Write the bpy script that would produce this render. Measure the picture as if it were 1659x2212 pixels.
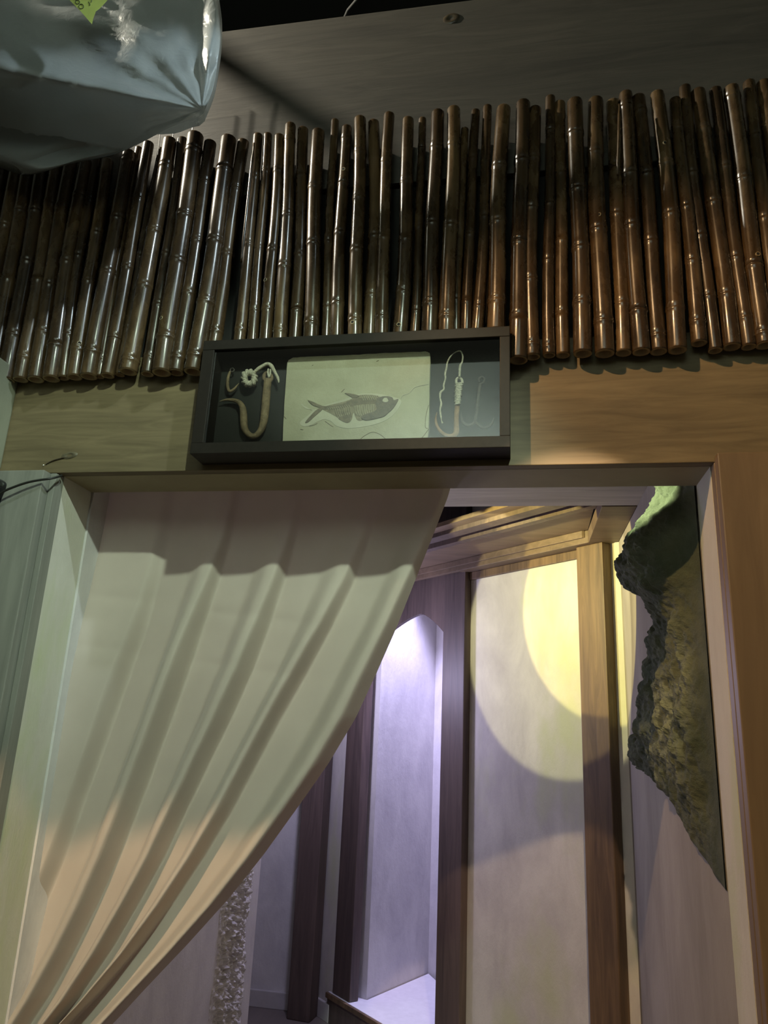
import bpy, bmesh, math, random
from mathutils import Vector, Matrix, noise
random.seed(7)
for o in list(bpy.data.objects): bpy.data.objects.remove(o, do_unlink=True)
sc = bpy.context.scene
COL = sc.collection

# ------------------------------------------------------------------ camera
FPX = 1600.0
YAW, PITCH, ROLL = 0.18377896, 0.28570494, 0.04654342
CAM = Vector((0.0, -1.7, 1.6))
_f = Vector((-math.sin(YAW)*math.cos(PITCH), math.cos(YAW)*math.cos(PITCH), math.sin(PITCH)))
_r = Vector((math.cos(YAW), math.sin(YAW), 0)); _u = _r.cross(_f)
RT = _r*math.cos(ROLL) + _u*math.sin(ROLL)
UP = -_r*math.sin(ROLL) + _u*math.cos(ROLL)
cam = bpy.data.cameras.new('camera'); camo = bpy.data.objects.new('camera', cam); COL.objects.link(camo)
M = Matrix.Identity(4)
for i in range(3):
    M[i][0] = RT[i]; M[i][1] = UP[i]; M[i][2] = -_f[i]; M[i][3] = CAM[i]
camo.matrix_world = M
cam.sensor_fit = 'HORIZONTAL'; cam.sensor_width = 36.0; cam.lens = 36.0*FPX/1659.0
cam.clip_start = 0.02
sc.camera = camo

# ------------------------------------------------------------------ world, lamps, exposure
sc.view_settings.view_transform = 'Standard'; sc.view_settings.look = 'None'
sc.view_settings.gamma = 1.0; sc.view_settings.use_curve_mapping = False
sc.view_settings.exposure = 0.0
w = bpy.data.worlds.new('world'); sc.world = w; w.use_nodes = True
w.node_tree.nodes['Background'].inputs[0].default_value = (0.75, 0.8, 0.6, 1)
w.node_tree.nodes['Background'].inputs[1].default_value = 0.09

def spot(name, pos, aim, color, power, angle, blend=0.3, radius=0.03):
    l = bpy.data.lights.new(name, 'SPOT'); l.energy = power; l.color = color
    l.spot_size = math.radians(angle); l.spot_blend = blend; l.shadow_soft_size = radius
    o = bpy.data.objects.new(name, l); COL.objects.link(o); o.location = pos
    o.rotation_euler = (Vector(aim)-Vector(pos)).to_track_quat('-Z', 'Y').to_euler()
    return o
def point(name, pos, color, power, radius=0.05):
    l = bpy.data.lights.new(name, 'POINT'); l.energy = power; l.color = color; l.shadow_soft_size = radius
    o = bpy.data.objects.new(name, l); COL.objects.link(o); o.location = pos
    return o
WPOS = (-2.45, -0.43, 4.55)
# outside the doorway: coloured stage spots hung in front of the wall
spot('green_spot', (0.45, -2.20, 3.72), (-0.98, 0.05, 1.36), (0.80, 1.0, 0.80), 265, 44, 0.45, 0.04)
spot('warm_spot_beam', (-1.10, -1.90, 3.80), (0.80, 0.0, 1.72), (1.0, 0.61, 0.29), 270, 40, 0.6, 0.02)
spot('warm_spot_curtain', (-0.80, -2.0, 3.40), (-0.85, -1.0, 1.0), (1.0, 0.60, 0.36), 230, 50, 0.06, 0.03)
spot('warm_spot_room', (0.25, -1.60, 3.10), (-0.04, 2.0, 0.50), (1.0, 0.72, 0.46), 230, 16, 0.1, 0.02)
spot('white_spot_bamboo', WPOS, (-0.48, -0.07, 3.574), (1.0, 0.93, 0.76), 560, 39, 0.3, 0.02)
spot('blue_spot_bag', (0.35, -1.0, 3.9), (-0.75, -0.5, 2.95), (0.76, 0.93, 1.0), 85, 36, 0.5, 0.03)
spot('wash_spot_opposite', (-0.4, -2.6, 2.95), (-0.4, -3.2, 3.62), (0.85, 1.0, 0.9), 170, 120, 0.5, 0.1)
# inside the room
spot('purple_spot_alcove', (-0.62, 2.90, 2.90), (-0.72, 3.02, 0.1), (0.60, 0.56, 1.0), 270, 78, 0.6, 0.06)
spot('yellow_spot_wide', (-0.60, 1.09, 2.36), (0.19, 1.86, 2.14), (1.0, 0.95, 0.52), 46, 59, 0.06, 0.01)
spot('yellow_spot_narrow', (-0.58, 0.92, 2.36), (0.42, 1.70, 2.20), (1.0, 0.84, 0.28), 70, 46, 0.06, 0.01)
spot('green_spot_rock', (-0.10, 0.26, 2.36), (0.42, 0.40, 2.29), (0.88, 1.0, 0.62), 62, 36, 0.2, 0.01)
point('purple_fill_room', (-0.98, 2.25, 1.9), (0.68, 0.64, 1.0), 27, 0.06)  # added purple fill hidden behind the curtain, brightens the far left of the room
point('soft_fill_entry', (-0.60, 0.60, 1.75), (0.97, 0.91, 1.0), 2.6, 0.05)  # unseen fill added behind the curtain to lift the entry walls
spot('pink_spot_soffit', (-0.45, 1.25, 1.75), (0.05, 1.55, 2.45), (1.0, 0.76, 0.80), 4, 70, 0.5, 0.02)

# ------------------------------------------------------------------ helpers
def ray(px, py):
    return RT*((px-829.5)/FPX) + UP*((1106-py)/FPX) + _f
def U(px, py, ax, val):
    d = ray(px, py); t = (val-CAM[ax])/d[ax]; return CAM + d*t
def onY(px, py, y): return U(px, py, 1, y)

def new_mat(name):
    m = bpy.data.materials.new(name); m.use_nodes = True
    nt = m.node_tree; return m, nt, nt.nodes['Principled BSDF']
def ramp(nt, stops):
    r = nt.nodes.new('ShaderNodeValToRGB'); el = r.color_ramp.elements
    while len(el) < len(stops): el.new(0.5)
    for e, (p, c) in zip(el, stops): e.position = p; e.color = (*c, 1)
    return r
def coords(nt, scale=(1, 1, 1), rot=(0, 0, 0)):
    tc = nt.nodes.new('ShaderNodeTexCoord'); mp = nt.nodes.new('ShaderNodeMapping')
    mp.inputs['Scale'].default_value = scale; mp.inputs['Rotation'].default_value = rot
    nt.links.new(tc.outputs['Object'], mp.inputs['Vector']); return mp.outputs[0]
def tex_noise(nt, vec, scale, detail=5, rough=0.55, dist=0.0):
    n = nt.nodes.new('ShaderNodeTexNoise'); n.inputs['Scale'].default_value = scale
    n.inputs['Detail'].default_value = detail; n.inputs['Roughness'].default_value = rough
    n.inputs['Distortion'].default_value = dist
    nt.links.new(vec, n.inputs['Vector']); return n.outputs['Fac']
def bump(nt, bsdf, h, strength, dist):
    b = nt.nodes.new('ShaderNodeBump'); b.inputs['Strength'].default_value = strength
    b.inputs['Distance'].default_value = dist
    nt.links.new(h, b.inputs['Height']); nt.links.new(b.outputs[0], bsdf.inputs['Normal'])
def mat_wood(name, c1, c2, axis='z', rough=0.5, scale=14, bstr=0.25, rotz=0.0):
    m, nt, b = new_mat(name)
    s = {'x': (0.10, 1, 1), 'y': (1, 0.10, 1), 'z': (1, 1, 0.08)}[axis]
    v = coords(nt, s, (0, 0, rotz))
    n = tex_noise(nt, v, scale, 7, 0.6, 1.2)
    n2 = tex_noise(nt, v, scale*0.22, 3, 0.5, 0.6)
    mx = nt.nodes.new('ShaderNodeMath'); mx.operation = 'MULTIPLY_ADD'; mx.inputs[1].default_value = 0.55
    nt.links.new(n, mx.inputs[0])
    h = nt.nodes.new('ShaderNodeMath'); h.operation = 'MULTIPLY'; h.inputs[1].default_value = 0.45
    nt.links.new(n2, h.inputs[0]); nt.links.new(h.outputs[0], mx.inputs[2])
    mid = tuple((a+bb)/2 for a, bb in zip(c1, c2))
    r = ramp(nt, [(0.34, c1), (0.5, mid), (0.66, c2)])
    nt.links.new(mx.outputs[0], r.inputs[0]); nt.links.new(r.outputs[0], b.inputs['Base Color'])
    b.inputs['Roughness'].default_value = rough
    bump(nt, b, n, bstr, 0.004)
    return m
def mat_plaster(name, c1, c2, rough=0.85, scale=5, bstr=0.3, fine=70, stretch=(1, 1, 0.6), stain=None):
    m, nt, b = new_mat(name)
    v = coords(nt, stretch)
    n = tex_noise(nt, v, scale, 6, 0.62, 0.4)
    r = ramp(nt, [(0.32, c1), (0.64, c2)])
    nt.links.new(n, r.inputs[0]); col = r.outputs[0]
    if stain:
        n3 = tex_noise(nt, v, scale*0.55, 4, 0.6, 0.2)
        rr = ramp(nt, [(0.52, (0, 0, 0)), (0.68, (1, 1, 1))]); nt.links.new(n3, rr.inputs[0])
        mix = nt.nodes.new('ShaderNodeMix'); mix.data_type = 'RGBA'
        nt.links.new(rr.outputs[0], mix.inputs[0]); nt.links.new(col, mix.inputs[6])
        mix.inputs[7].default_value = (*stain, 1); col = mix.outputs[2]
    nt.links.new(col, b.inputs['Base Color'])
    b.inputs['Roughness'].default_value = rough
    bump(nt, b, tex_noise(nt, v, fine, 5, 0.7), bstr, 0.006)
    return m
def mat_plain(name, c, rough=0.5, metal=0.0, var=0.0, scale=30, bstr=0.0):
    m, nt, b = new_mat(name)
    v = coords(nt); n = tex_noise(nt, v, scale, 4)
    lo = tuple(x*(1-var) for x in c); hi = tuple(min(1, x*(1+var)) for x in c)
    r = ramp(nt, [(0.3, lo), (0.7, hi)]); nt.links.new(n, r.inputs[0]); nt.links.new(r.outputs[0], b.inputs['Base Color'])
    b.inputs['Roughness'].default_value = rough; b.inputs['Metallic'].default_value = metal
    if bstr: bump(nt, b, n, bstr, 0.003)
    return m

def obj(name, bm, mat, parent=None, smooth=False):
    me = bpy.data.meshes.new(name); bm.normal_update(); bm.to_mesh(me); bm.free()
    if mat: me.materials.append(mat)
    if smooth:
        for p in me.polygons: p.use_smooth = True
    o = bpy.data.objects.new(name, me); COL.objects.link(o)
    if parent: o.parent = parent
    return o
def tag(o, label, cat, group=None):
    o['label'] = label; o['category'] = cat
    if group: o['group'] = group
    return o
def thing(name, label, cat, group=None):
    o = bpy.data.objects.new(name, None); COL.objects.link(o); o.empty_display_size = 0.05
    return tag(o, label, cat, group)
def struct(o, label=None):
    o['kind'] = 'structure'
    if label: o['label'] = label
    return o
def add_box(bm, x0, x1, y0, y1, z0, z1, bev=0.0):
    vs = [bm.verts.new((x, y, z)) for z in (z0, z1) for y in (y0, y1) for x in (x0, x1)]
    fs = [(0, 2, 3, 1), (4, 5, 7, 6), (0, 1, 5, 4), (2, 6, 7, 3), (0, 4, 6, 2), (1, 3, 7, 5)]
    faces = [bm.faces.new([vs[i] for i in f]) for f in fs]
    if bev > 0:
        es = list({e for f in faces for e in f.edges})
        bmesh.ops.bevel(bm, geom=es, offset=bev, segments=2, affect='EDGES', profile=0.6)
def box(*a): 
    bm = bmesh.new(); add_box(bm, *a); return bm
def prism(bm, pts, z0, z1, bev=0.0):
    """vertical prism over plan polygon pts [(x,y)...]"""
    lo = [bm.verts.new((x, y, z0)) for x, y in pts]; hi = [bm.verts.new((x, y, z1)) for x, y in pts]
    n = len(pts); fs = [bm.faces.new(lo[::-1]), bm.faces.new(hi)]
    for i in range(n): fs.append(bm.faces.new((lo[i], lo[(i+1) % n], hi[(i+1) % n], hi[i])))
    bmesh.ops.recalc_face_normals(bm, faces=fs)
    if bev > 0:
        bmesh.ops.bevel(bm, geom=list({e for f in fs for e in f.edges}), offset=bev, segments=2, affect='EDGES', profile=0.6)
def slab(p, q, th, z0, z1, bev=0.0, ext=0.0):
    """board standing between plan points p and q, thickness th to the left of p->q"""
    d = Vector((q[0]-p[0], q[1]-p[1])); L = d.length; d /= L; n = Vector((-d.y, d.x))
    bm = bmesh.new()
    prism(bm, [(p[0], p[1]), (q[0], q[1]), (q[0]+n.x*th, q[1]+n.y*th), (p[0]+n.x*th, p[1]+n.y*th)], z0, z1, bev)
    return bm
def tube(bm, pts, radii, sides=10, cap=True):
    pts = [Vector(p) for p in pts]
    if not hasattr(radii, '__len__'): radii = [radii]*len(pts)
    rings = []; ref = None
    for i, p in enumerate(pts):
        t = (pts[min(i+1, len(pts)-1)]-pts[max(i-1, 0)]).normalized()
        if ref is None:
            ref = Vector((0, -1, 0)) if abs(t.y) < 0.9 else Vector((1, 0, 0))
        ref = (ref - t*ref.dot(t)).normalized(); bi = t.cross(ref)
        rings.append([bm.verts.new(p+(ref*math.cos(a)+bi*math.sin(a))*radii[i]) for a in [2*math.pi*k/sides for k in range(sides)]])
    for a, b in zip(rings, rings[1:]):
        for k in range(sides):
            bm.faces.new((a[k], a[(k+1) % sides], b[(k+1) % sides], b[k]))
    if cap:
        bm.faces.new(rings[0][::-1]); bm.faces.new(rings[-1])
    return rings
def smooth_path(pts, n=8):
    """Catmull-Rom through pts (tuples of any length)"""
    P = [Vector(p) for p in pts]; out = []
    for i in range(len(P)-1):
        p0 = P[max(i-1, 0)]; p1 = P[i]; p2 = P[i+1]; p3 = P[min(i+2, len(P)-1)]
        for k in range(n):
            t = k/n
            out.append(0.5*((2*p1)+(p2-p0)*t+(2*p0-5*p1+4*p2-p3)*t*t+(3*p1-p0-3*p2+p3)*t*t*t))
    out.append(P[-1]); return out
def interp(tab, x):
    if x <= tab[0][0]: return tab[0][1]
    for (a, va), (b, vb) in zip(tab, tab[1:]):
        if x <= b: return va+(vb-va)*(x-a)/(b-a)
    return tab[-1][1]
def sstep(a, b, x):
    t = min(1, max(0, (x-a)/(b-a))); return t*t*(3-2*t)

# ------------------------------------------------------------------ materials
M_beam = mat_wood('pale_tan_timber', (0.085, 0.064, 0.030), (0.190, 0.146, 0.075), 'x', 0.6, 34, 0.12)
M_case = mat_wood('brown_casing_wood', (0.135, 0.092, 0.048), (0.20, 0.14, 0.075), 'z', 0.5, 26, 0.1)
M_grey = mat_wood('grey_weathered_board', (0.13, 0.132, 0.112), (0.235, 0.238, 0.20), 'z', 0.5, 28, 0.15)
M_upper = mat_wood('dark_grey_board', (0.032, 0.028, 0.022), (0.066, 0.058, 0.045), 'x', 0.6, 34, 0.35)
M_dark = mat_plain('black_backing', (0.012, 0.011, 0.009), 0.8)
M_void = mat_plain('black_ceiling_paint', (0.008, 0.008, 0.007), 0.9)
M_jamb = mat_plaster('cream_jamb_plaster', (0.52, 0.50, 0.42), (0.60, 0.58, 0.50), 0.8, 8, 0.25, 160, (1, 1, 0.4), (0.50, 0.53, 0.34))
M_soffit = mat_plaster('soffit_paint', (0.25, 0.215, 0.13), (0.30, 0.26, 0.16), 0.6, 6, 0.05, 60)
M_plast = mat_plaster('mottled_plaster', (0.46, 0.43, 0.40), (0.62, 0.59, 0.53), 0.85, 4.5, 0.25, 45, (1, 1, 0.55), (0.52, 0.53, 0.36))
M_plast2 = mat_plaster('pale_plaster', (0.52, 0.50, 0.50), (0.64, 0.62, 0.60), 0.85, 6, 0.3, 40)
M_rwall = mat_plaster('right_wall_plaster', (0.25, 0.225, 0.19), (0.36, 0.33, 0.285), 0.85, 3.5, 0.2, 50, (1, 1, 0.4))
M_post = mat_wood('brown_post_timber', (0.055, 0.034, 0.020), (0.19, 0.12, 0.062), 'z', 0.55, 30, 0.3)
M_pdark = mat_wood('dark_post_timber', (0.055, 0.040, 0.036), (0.13, 0.092, 0.078), 'z', 0.55, 26, 0.25)
M_beam45 = mat_wood('soffit_timber', (0.10, 0.07, 0.042), (0.18, 0.125, 0.08), 'x', 0.55, 26, 0.2, math.radians(45))
M_white = mat_wood('whitewashed_board', (0.34, 0.31, 0.27), (0.55, 0.52, 0.46), 'x', 0.8, 24, 0.3)
M_floor = mat_wood('floor_boards', (0.13, 0.11, 0.10), (0.2, 0.17, 0.15), 'y', 0.6, 6, 0.15)
M_base = mat_plain('baseboard_paint', (0.50, 0.48, 0.47), 0.5, 0, 0.06)
M_frame = mat_plain('black_frame_paint', (0.016, 0.013, 0.010), 0.5, 0, 0.12, 60)
M_frame.node_tree.nodes['Principled BSDF'].inputs['Specular IOR Level'].default_value = 0.15
M_back = mat_plain('black_felt', (0.016, 0.016, 0.012), 0.95, 0, 0.2, 200)
M_metal = mat_plain('dark_metal', (0.03, 0.03, 0.03), 0.35, 0.7)

# ------------------------------------------------------------------ room shell
JL, JR, LZ, JD = -1.207, 0.447, 2.223, 0.17
floor = struct(obj('floor', box(-3.2, 2.4, -3.25, 3.6, -0.1, 0.0), M_floor), 'dark boarded floor running through the doorway')
ceil = struct(obj('ceiling', box(-3.2, 2.4, -3.25, 3.7, 5.2, 5.3), M_void), 'black ceiling above the wall')
# front wall: backing behind bamboo, pieces beside the opening
bm = bmesh.new()
add_box(bm, -3.2, 2.4, 0.03, 0.10, 2.57, 3.075)
add_box(bm, -3.2, JL-0.04, 0.032, JD, 0.0, LZ); add_box(bm, JR+0.04, 2.4, 0.032, JD, 0.0, LZ)
struct(obj('wall_front', bm, M_dark), 'dark wall behind the bamboo and beside the doorway')
struct(obj('wall_behind', box(-3.2, 2.4, -3.3, -3.2, 0.0, 4.12), mat_plain('pale_wall_paint', (0.75, 0.77, 0.72), 0.8, 0, 0.05, 3)), 'pale wall across from the doorway')
# upper grey board above bamboo
ub = tag(obj('header_board', box(-3.2, 2.4, 0.012, 0.10, 3.08, 3.722, 0.003), M_upper), 'wide dark grey wooden board above the bamboo tops', 'board')
def knot(parent, c, rx, rz, mat, tilt=0.2):
    bm = bmesh.new()
    n = 20; rings = []
    for j, (s, dy) in enumerate(((1.0, 0.0), (0.8, -0.003), (0.5, -0.0015), (0.2, 0.001))):
        ring = []
        for k in range(n):
            a = 2*math.pi*k/n; r = s*(1+0.12*noise.noise(Vector((k*0.7, j, 3))))
            x = math.cos(a)*rx*r; z = math.sin(a)*rz*r
            ring.append(bm.verts.new((c.x+x*math.cos(tilt)-z*math.sin(tilt), c.y+dy, c.z+x*math.sin(tilt)+z*math.cos(tilt))))
        rings.append(ring)
    for a, b in zip(rings, rings[1:]):
        for k in range(n): bm.faces.new((a[k], a[(k+1) % n], b[(k+1) % n], b[k]))
    bm.faces.new(rings[-1])
    bmesh.ops.recalc_face_normals(bm, faces=bm.faces[:])
    return obj('knot', bm, mat, parent, True)
M_knot = mat_plain('knot_wood', (0.045, 0.034, 0.02), 0.35, 0, 0.4, 60)
knot(ub, onY(975, 40, 0.0118), 0.026, 0.020, M_knot)

# lintel beam, casings, jambs
lb = tag(obj('lintel_beam', box(-3.2, 2.4, 0.0, 0.03, LZ, 2.56, 0.002), M_beam), 'long pale tan timber beam across the top of the doorway', 'beam')
kc = onY(150, 984, -0.0002); knot(lb, kc, 0.024, 0.010, mat_plain('split_knot', (0.10, 0.085, 0.05), 0.5, 0, 0.3, 80), 0.15)
bm = bmesh.new(); tube(bm, smooth_path([onY(98, 1004, -0.001), onY(112, 996, -0.002), onY(132, 990, -0.002), onY(150, 988, -0.001)], 4), [0.0006]+[0.0018]*11+[0.0006], 6)
obj('split', bm, M_knot, lb)
bm = bmesh.new(); bmesh.ops.create_icosphere(bm, subdivisions=2, radius=0.0026)
o = obj('nail', bm, mat_plain('bright_nail', (0.8, 0.8, 0.75), 0.15, 1.0), lb, True); o.location = onY(94, 1005, -0.001)
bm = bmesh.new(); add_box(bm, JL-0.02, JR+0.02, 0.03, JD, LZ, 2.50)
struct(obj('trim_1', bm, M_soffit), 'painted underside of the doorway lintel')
def ragged_jamb(name, x0, sgn, label):
    bm = bmesh.new(); n = 90; rows = []
    for i in range(n+1):
        z = 0.001+(LZ-0.001)*i/n
        j = 0.0045*noise.noise(Vector((z*22, sgn*4, 0)))+0.0025*noise.noise(Vector((z*75, sgn*9, 1)))
        rows.append([bm.verts.new(p) for p in ((x0+sgn*0.03, 0.031, z), (x0, 0.031+abs(j), z), (x0, JD-abs(j)*0.6, z), (x0+sgn*0.03, JD, z))])
    for a, b in zip(rows, rows[1:]):
        for k in range(3): bm.faces.new((a[k], a[k+1], b[k+1], b[k]))
    bmesh.ops.recalc_face_normals(bm, faces=bm.faces[:])
    return struct(obj(name, bm, M_jamb), label)
ragged_jamb('trim_2', JR, 1, 'cream plastered inner face of the right door jamb')
ragged_jamb('trim_3', JL-0.006, -1, 'pale inner face of the left door jamb with green stain')
rc = thing('door_casing', 'brown wooden casing board down the right side of the doorway', 'door casing')
obj('face_board', box(JR+0.002, 2.4, -0.030, -0.001, 0, LZ+0.012, 0.003), M_case, rc)
obj('edge_strip', box(JR+0.001, JR+0.02, 0.0, 0.031, 0, LZ-0.001, 0.002), M_case, rc)
lc = thing('door_casing', 'grey weathered casing boards down the left side of the doorway', 'door casing')
obj('face_board', box(-3.2, JL-0.022, -0.034, 0.0, 0, LZ-0.003, 0.0025), M_grey, lc)
obj('edge_strip', box(JL-0.021, JL-0.004, -0.006, 0.031, 0, LZ-0.003, 0.002), M_grey, lc)
# small partition end at far left edge
pe = tag(obj('partition_end', box(-1.62, -1.385, -0.55, -0.001, 2.235, 2.53, 0.006), mat_plaster('pale_green_plaster', (0.17, 0.175, 0.125), (0.23, 0.235, 0.17), 0.7, 6, 0.15, 60)),
         'pale plastered block against the beam at the left edge', 'block')

# cable and clip on the left casing
cb = smooth_path([onY(-60, 1105, -0.062), onY(0, 1066, -0.058), onY(30, 1052, -0.056), onY(60, 1042, -0.052), onY(85, 1037, -0.047), onY(108, 1034, -0.040), onY(125, 1030, -0.02), onY(133, 1027, 0.0)], 6)
bm = bmesh.new(); tube(bm, cb, 0.0032, 8)
tag(obj('cable', bm, mat_plain('black_rubber', (0.012, 0.013, 0.010), 0.5), None, True), 'thin black cable running along the top of the grey casing', 'cable')
cl = thing('cable_clamp', 'dark rounded metal clamp on the grey casing at the left edge', 'clamp')
bm = bmesh.new()
outl = [onY(x, y, -0.034) for x, y in smooth_path([(-50, 1032), (-15, 1034), (4, 1037), (14, 1044), (13, 1055), (7, 1070), (2, 1082), (-6, 1095), (-50, 1100)], 3)]
fr = [bm.verts.new((p.x, -0.068, p.z)) for p in outl]; bk = [bm.verts.new((p.x, -0.0345, p.z)) for p in outl]
bm.faces.new(fr); bm.faces.new(bk[::-1])
for i in range(len(fr)): bm.faces.new((fr[i], bk[i], bk[(i+1) % len(fr)], fr[(i+1) % len(fr)]))
bmesh.ops.recalc_face_normals(bm, faces=bm.faces[:])
obj('plate', bm, M_metal, cl)
bm = bmesh.new(); bmesh.ops.create_cone(bm, cap_ends=True, segments=16, radius1=0.006, radius2=0.005, depth=0.005)
o = obj('screw', bm, mat_plain('screw_steel', (0.2, 0.22, 0.2), 0.3, 0.9), cl); o.location = onY(3, 1046, -0.070); o.rotation_euler = (math.radians(90), 0, 0)

# ------------------------------------------------------------------ room beyond the doorway
CZ = 2.445
struct(obj('ceiling_inner', box(-2.4, JR, JD+0.001, 1.06, CZ, CZ+0.04), M_white), 'whitewashed ceiling board just inside the doorway')
struct(obj('ceiling_far', box(-2.6, 1.0, JD, 3.6, 2.95, 3.0), M_void), 'dark high ceiling deep inside the room')
struct(obj('wall_right', box(JR, JR+0.08, JD+0.001, 1.72, 0, 2.95), M_rwall), 'grey plastered right wall inside the doorway')
# left wall
struct(obj('wall_left', box(JL-0.10, JL, JD+0.001, 2.01, 0, 2.95), M_plast2), 'pale plastered left wall behind the curtain')
wl = bpy.data.objects['wall_left']
# crumbling plaster band on the left wall
bm = bmesh.new(); ny, nz = 46, 330; y0, y1, z0, z1 = 1.52, 1.90, 0.0, 1.55
grid = []
for j in range(nz+1):
    row = []
    z = z0+(z1-z0)*j/nz
    for i in range(ny+1):
        t = i/ny; y = y0+(y1-y0)*t+0.03*noise.noise(Vector((z*5, t, 2)))
        m = math.sin(math.pi*t)**0.5 if 0 < t < 1 else 0
        hgt = 0.012+0.03*noise.noise(Vector((y*45, z*45, 0)))+0.02*noise.noise(Vector((y*100, z*100, 5)))+0.015*noise.noise(Vector((y*12, z*6, 9)))
        row.append(bm.verts.new((JL-0.002+m*max(-0.001, hgt), y, z)))
    grid.append(row)
for a, b in zip(grid, grid[1:]):
    for i in range(ny): bm.faces.new((a[i], a[i+1], b[i+1], b[i]))
bmesh.ops.recalc_face_normals(bm, faces=bm.faces[:])
o = obj('plaster_crust', bm, M_plast2, wl); o['kind'] = 'stuff'
# back wall + baseboard
struct(obj('wall_back', box(-2.6, -1.10, 3.14, 3.20, 0, 2.95), M_plast2), 'pale plastered back wall of the room')
struct(obj('wall_side', box(-2.7, -2.6, 1.9, 3.2, 0, 2.95), M_plast2), 'pale side wall of the room far behind the curtain')
bm = bmesh.new(); add_box(bm, -2.6, -1.20, 3.118, 3.139, 0, 0.09, 0.004); struct(obj('baseboard_back', bm, M_base))
def post(name, label, cx, cy, wx, wy, rot, z0, z1, mat, group=None):
    c, s = math.cos(rot), math.sin(rot)
    pts = [(cx+x*c-y*s, cy+x*s+y*c) for x, y in ((-wx/2, -wy/2), (wx/2, -wy/2), (wx/2, wy/2), (-wx/2, wy/2))]
    bm = bmesh.new(); prism(bm, pts, z0, z1, 0.006)
    o = tag(obj(name, bm, mat), label, 'post', group)
    return o
R45 = -math.radians(45)
def W(t, s): # plan point on the angled wall: t along it from the corner (leftwards and back), s out of the wall
    return (0.447-t*0.70711-s*0.70711, 1.603+t*0.70711-s*0.70711)
struct(obj('wall_angle', slab(W(2.36, 0.055), W(2.055, 0.055), 0.055, 0, 2.95), M_plast), 'plastered wall strip between the two dark far posts')
struct(obj('baseboard_angle', slab(W(2.36, 0.075), W(2.06, 0.075), 0.019, 0, 0.09, 0.003), M_base))
def poly_slab(pts, z0, z1, bev):
    bm = bmesh.new(); prism(bm, pts, z0, z1, bev); return bm
post('timber_post', 'farthest dark timber post standing on the floor in the back corner', -1.222, 3.045, 0.140, 0.12, math.radians(-8), 0, 2.95, M_pdark)
def wpost(label, t0, t1, s0, s1, z0, z1, mat):
    return tag(obj('timber_post', poly_slab([W(t1, s0), W(t0, s0), W(t0, s1), W(t1, s1)], z0, z1, 0.005), mat), label, 'post')
wpost('dark timber post at the left edge of the arched alcove', 1.872, 2.052, 0.0, 0.06, 0.152, 2.95, M_pdark)
wpost('brown timber post between the arched alcove and the mottled panel', 0.972, 1.150, 0.001, 0.045, 0.152, 2.95, M_pdark)
wpost('knotty brown corner post to the right of the mottled panel', 0.045, 0.192, 0.001, 0.058, 0, CZ-0.004, M_post)
# alcove
AL = Vector(W(1.872, -0.055)); AC = Vector((-0.56, 3.56)); AE = Vector((-0.05, 3.05))
struct(obj('wall_alcove', slab(AL, AC, 0.06, 0, 2.95), M_plast2), 'mottled pale left side wall of the arched alcove')
struct(obj('wall_alcove_end', slab(AC, AE, 0.06, 0, 2.95), M_plast2), 'pale end wall of the arched alcove')
be = thing('alcove_ledge', 'low white ledge with a wooden edge, lit lilac, at the foot of the alcove', 'ledge')
obj('top', poly_slab([W(2.085, 0.066), W(0.996, 0.066), W(0.996, -0.30), (AC.x+0.004, AC.y-0.012), (AL.x+0.004, AL.y), W(1.88, -0.05), W(2.085, 0.0)], 0.135, 0.15, 0.002), mat_plain('white_ledge_paint', (0.62, 0.61, 0.62), 0.45, 0, 0.05), be)
obj('front_edge', slab(W(2.088, 0.083), W(0.996, 0.083), 0.016, 0.122, 0.149, 0.003), M_post, be)
obj('front_panel', slab(W(2.085, 0.070), W(0.996, 0.070), 0.014, 0.0, 0.122), M_pdark, be)
# arch board
def arch_z(t):
    c = 1.425
    u = (t-c)/0.455 if t > c else (c-t)/0.250
    return 2.262-0.150*(min(1, u)**1.5)
bm = bmesh.new(); n = 56; col = []
for i in range(n+1):
    t = 1.0+(1.872-1.0)*i/n; p = W(t, -0.004); q = W(t, -0.028); z = arch_z(t)
    col.append([bm.verts.new((*p, z)), bm.verts.new((*p, 2.95)), bm.verts.new((*q, 2.95)), bm.verts.new((*q, z))])
for a, b in zip(col, col[1:]):
    for k in range(4): bm.faces.new((a[k], b[k], b[(k+1) % 4], a[(k+1) % 4]))
bm.faces.new(col[0]); bm.faces.new(col[-1][::-1])
bmesh.ops.recalc_face_normals(bm, faces=bm.faces[:])
tag(obj('arch_board', bm, M_pdark), 'dark board with a pointed arch cut out over the alcove', 'arch')
struct(obj('wall_panel', slab(W(0.994, 0), W(0.0, 0), 0.06, 0, 2.95), M_plast), 'mottled plaster panel between two brown posts')
tag(obj('panel_rail', slab(W(0.970, 0.018), W(0.194, 0.018), 0.017, 2.40, CZ-0.004, 0.003), M_post), 'narrow wooden rail along the top of the mottled panel', 'rail')
# timber ceiling frame over the angled wall
sf = thing('timber_soffit', 'brown timber ceiling frame with recessed boards above the mottled panel', 'ceiling frame')
def plan(bm_pts, z0, z1, bev=0.003): return poly_slab(bm_pts, z0, z1, bev)
obj('frame_rail', plan([W(2.15, 0.062), W(1.0, 0.062), W(0.99, 0.0), W(0.02, 0.0), W(0.10, 0.085), W(2.15, 0.085)], CZ-0.003, CZ+0.055), M_beam45, sf)
obj('frame_rail', plan([(0.318, 1.064), (0.446, 1.064), (0.446, 1.605), (0.318, 1.615)], CZ-0.003, CZ+0.055), M_beam45, sf)
obj('bead', plan([W(2.15, 0.086), W(0.115, 0.086), W(0.125, 0.096), W(2.15, 0.096)], CZ+0.022, CZ+0.055), M_beam45, sf)
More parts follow.
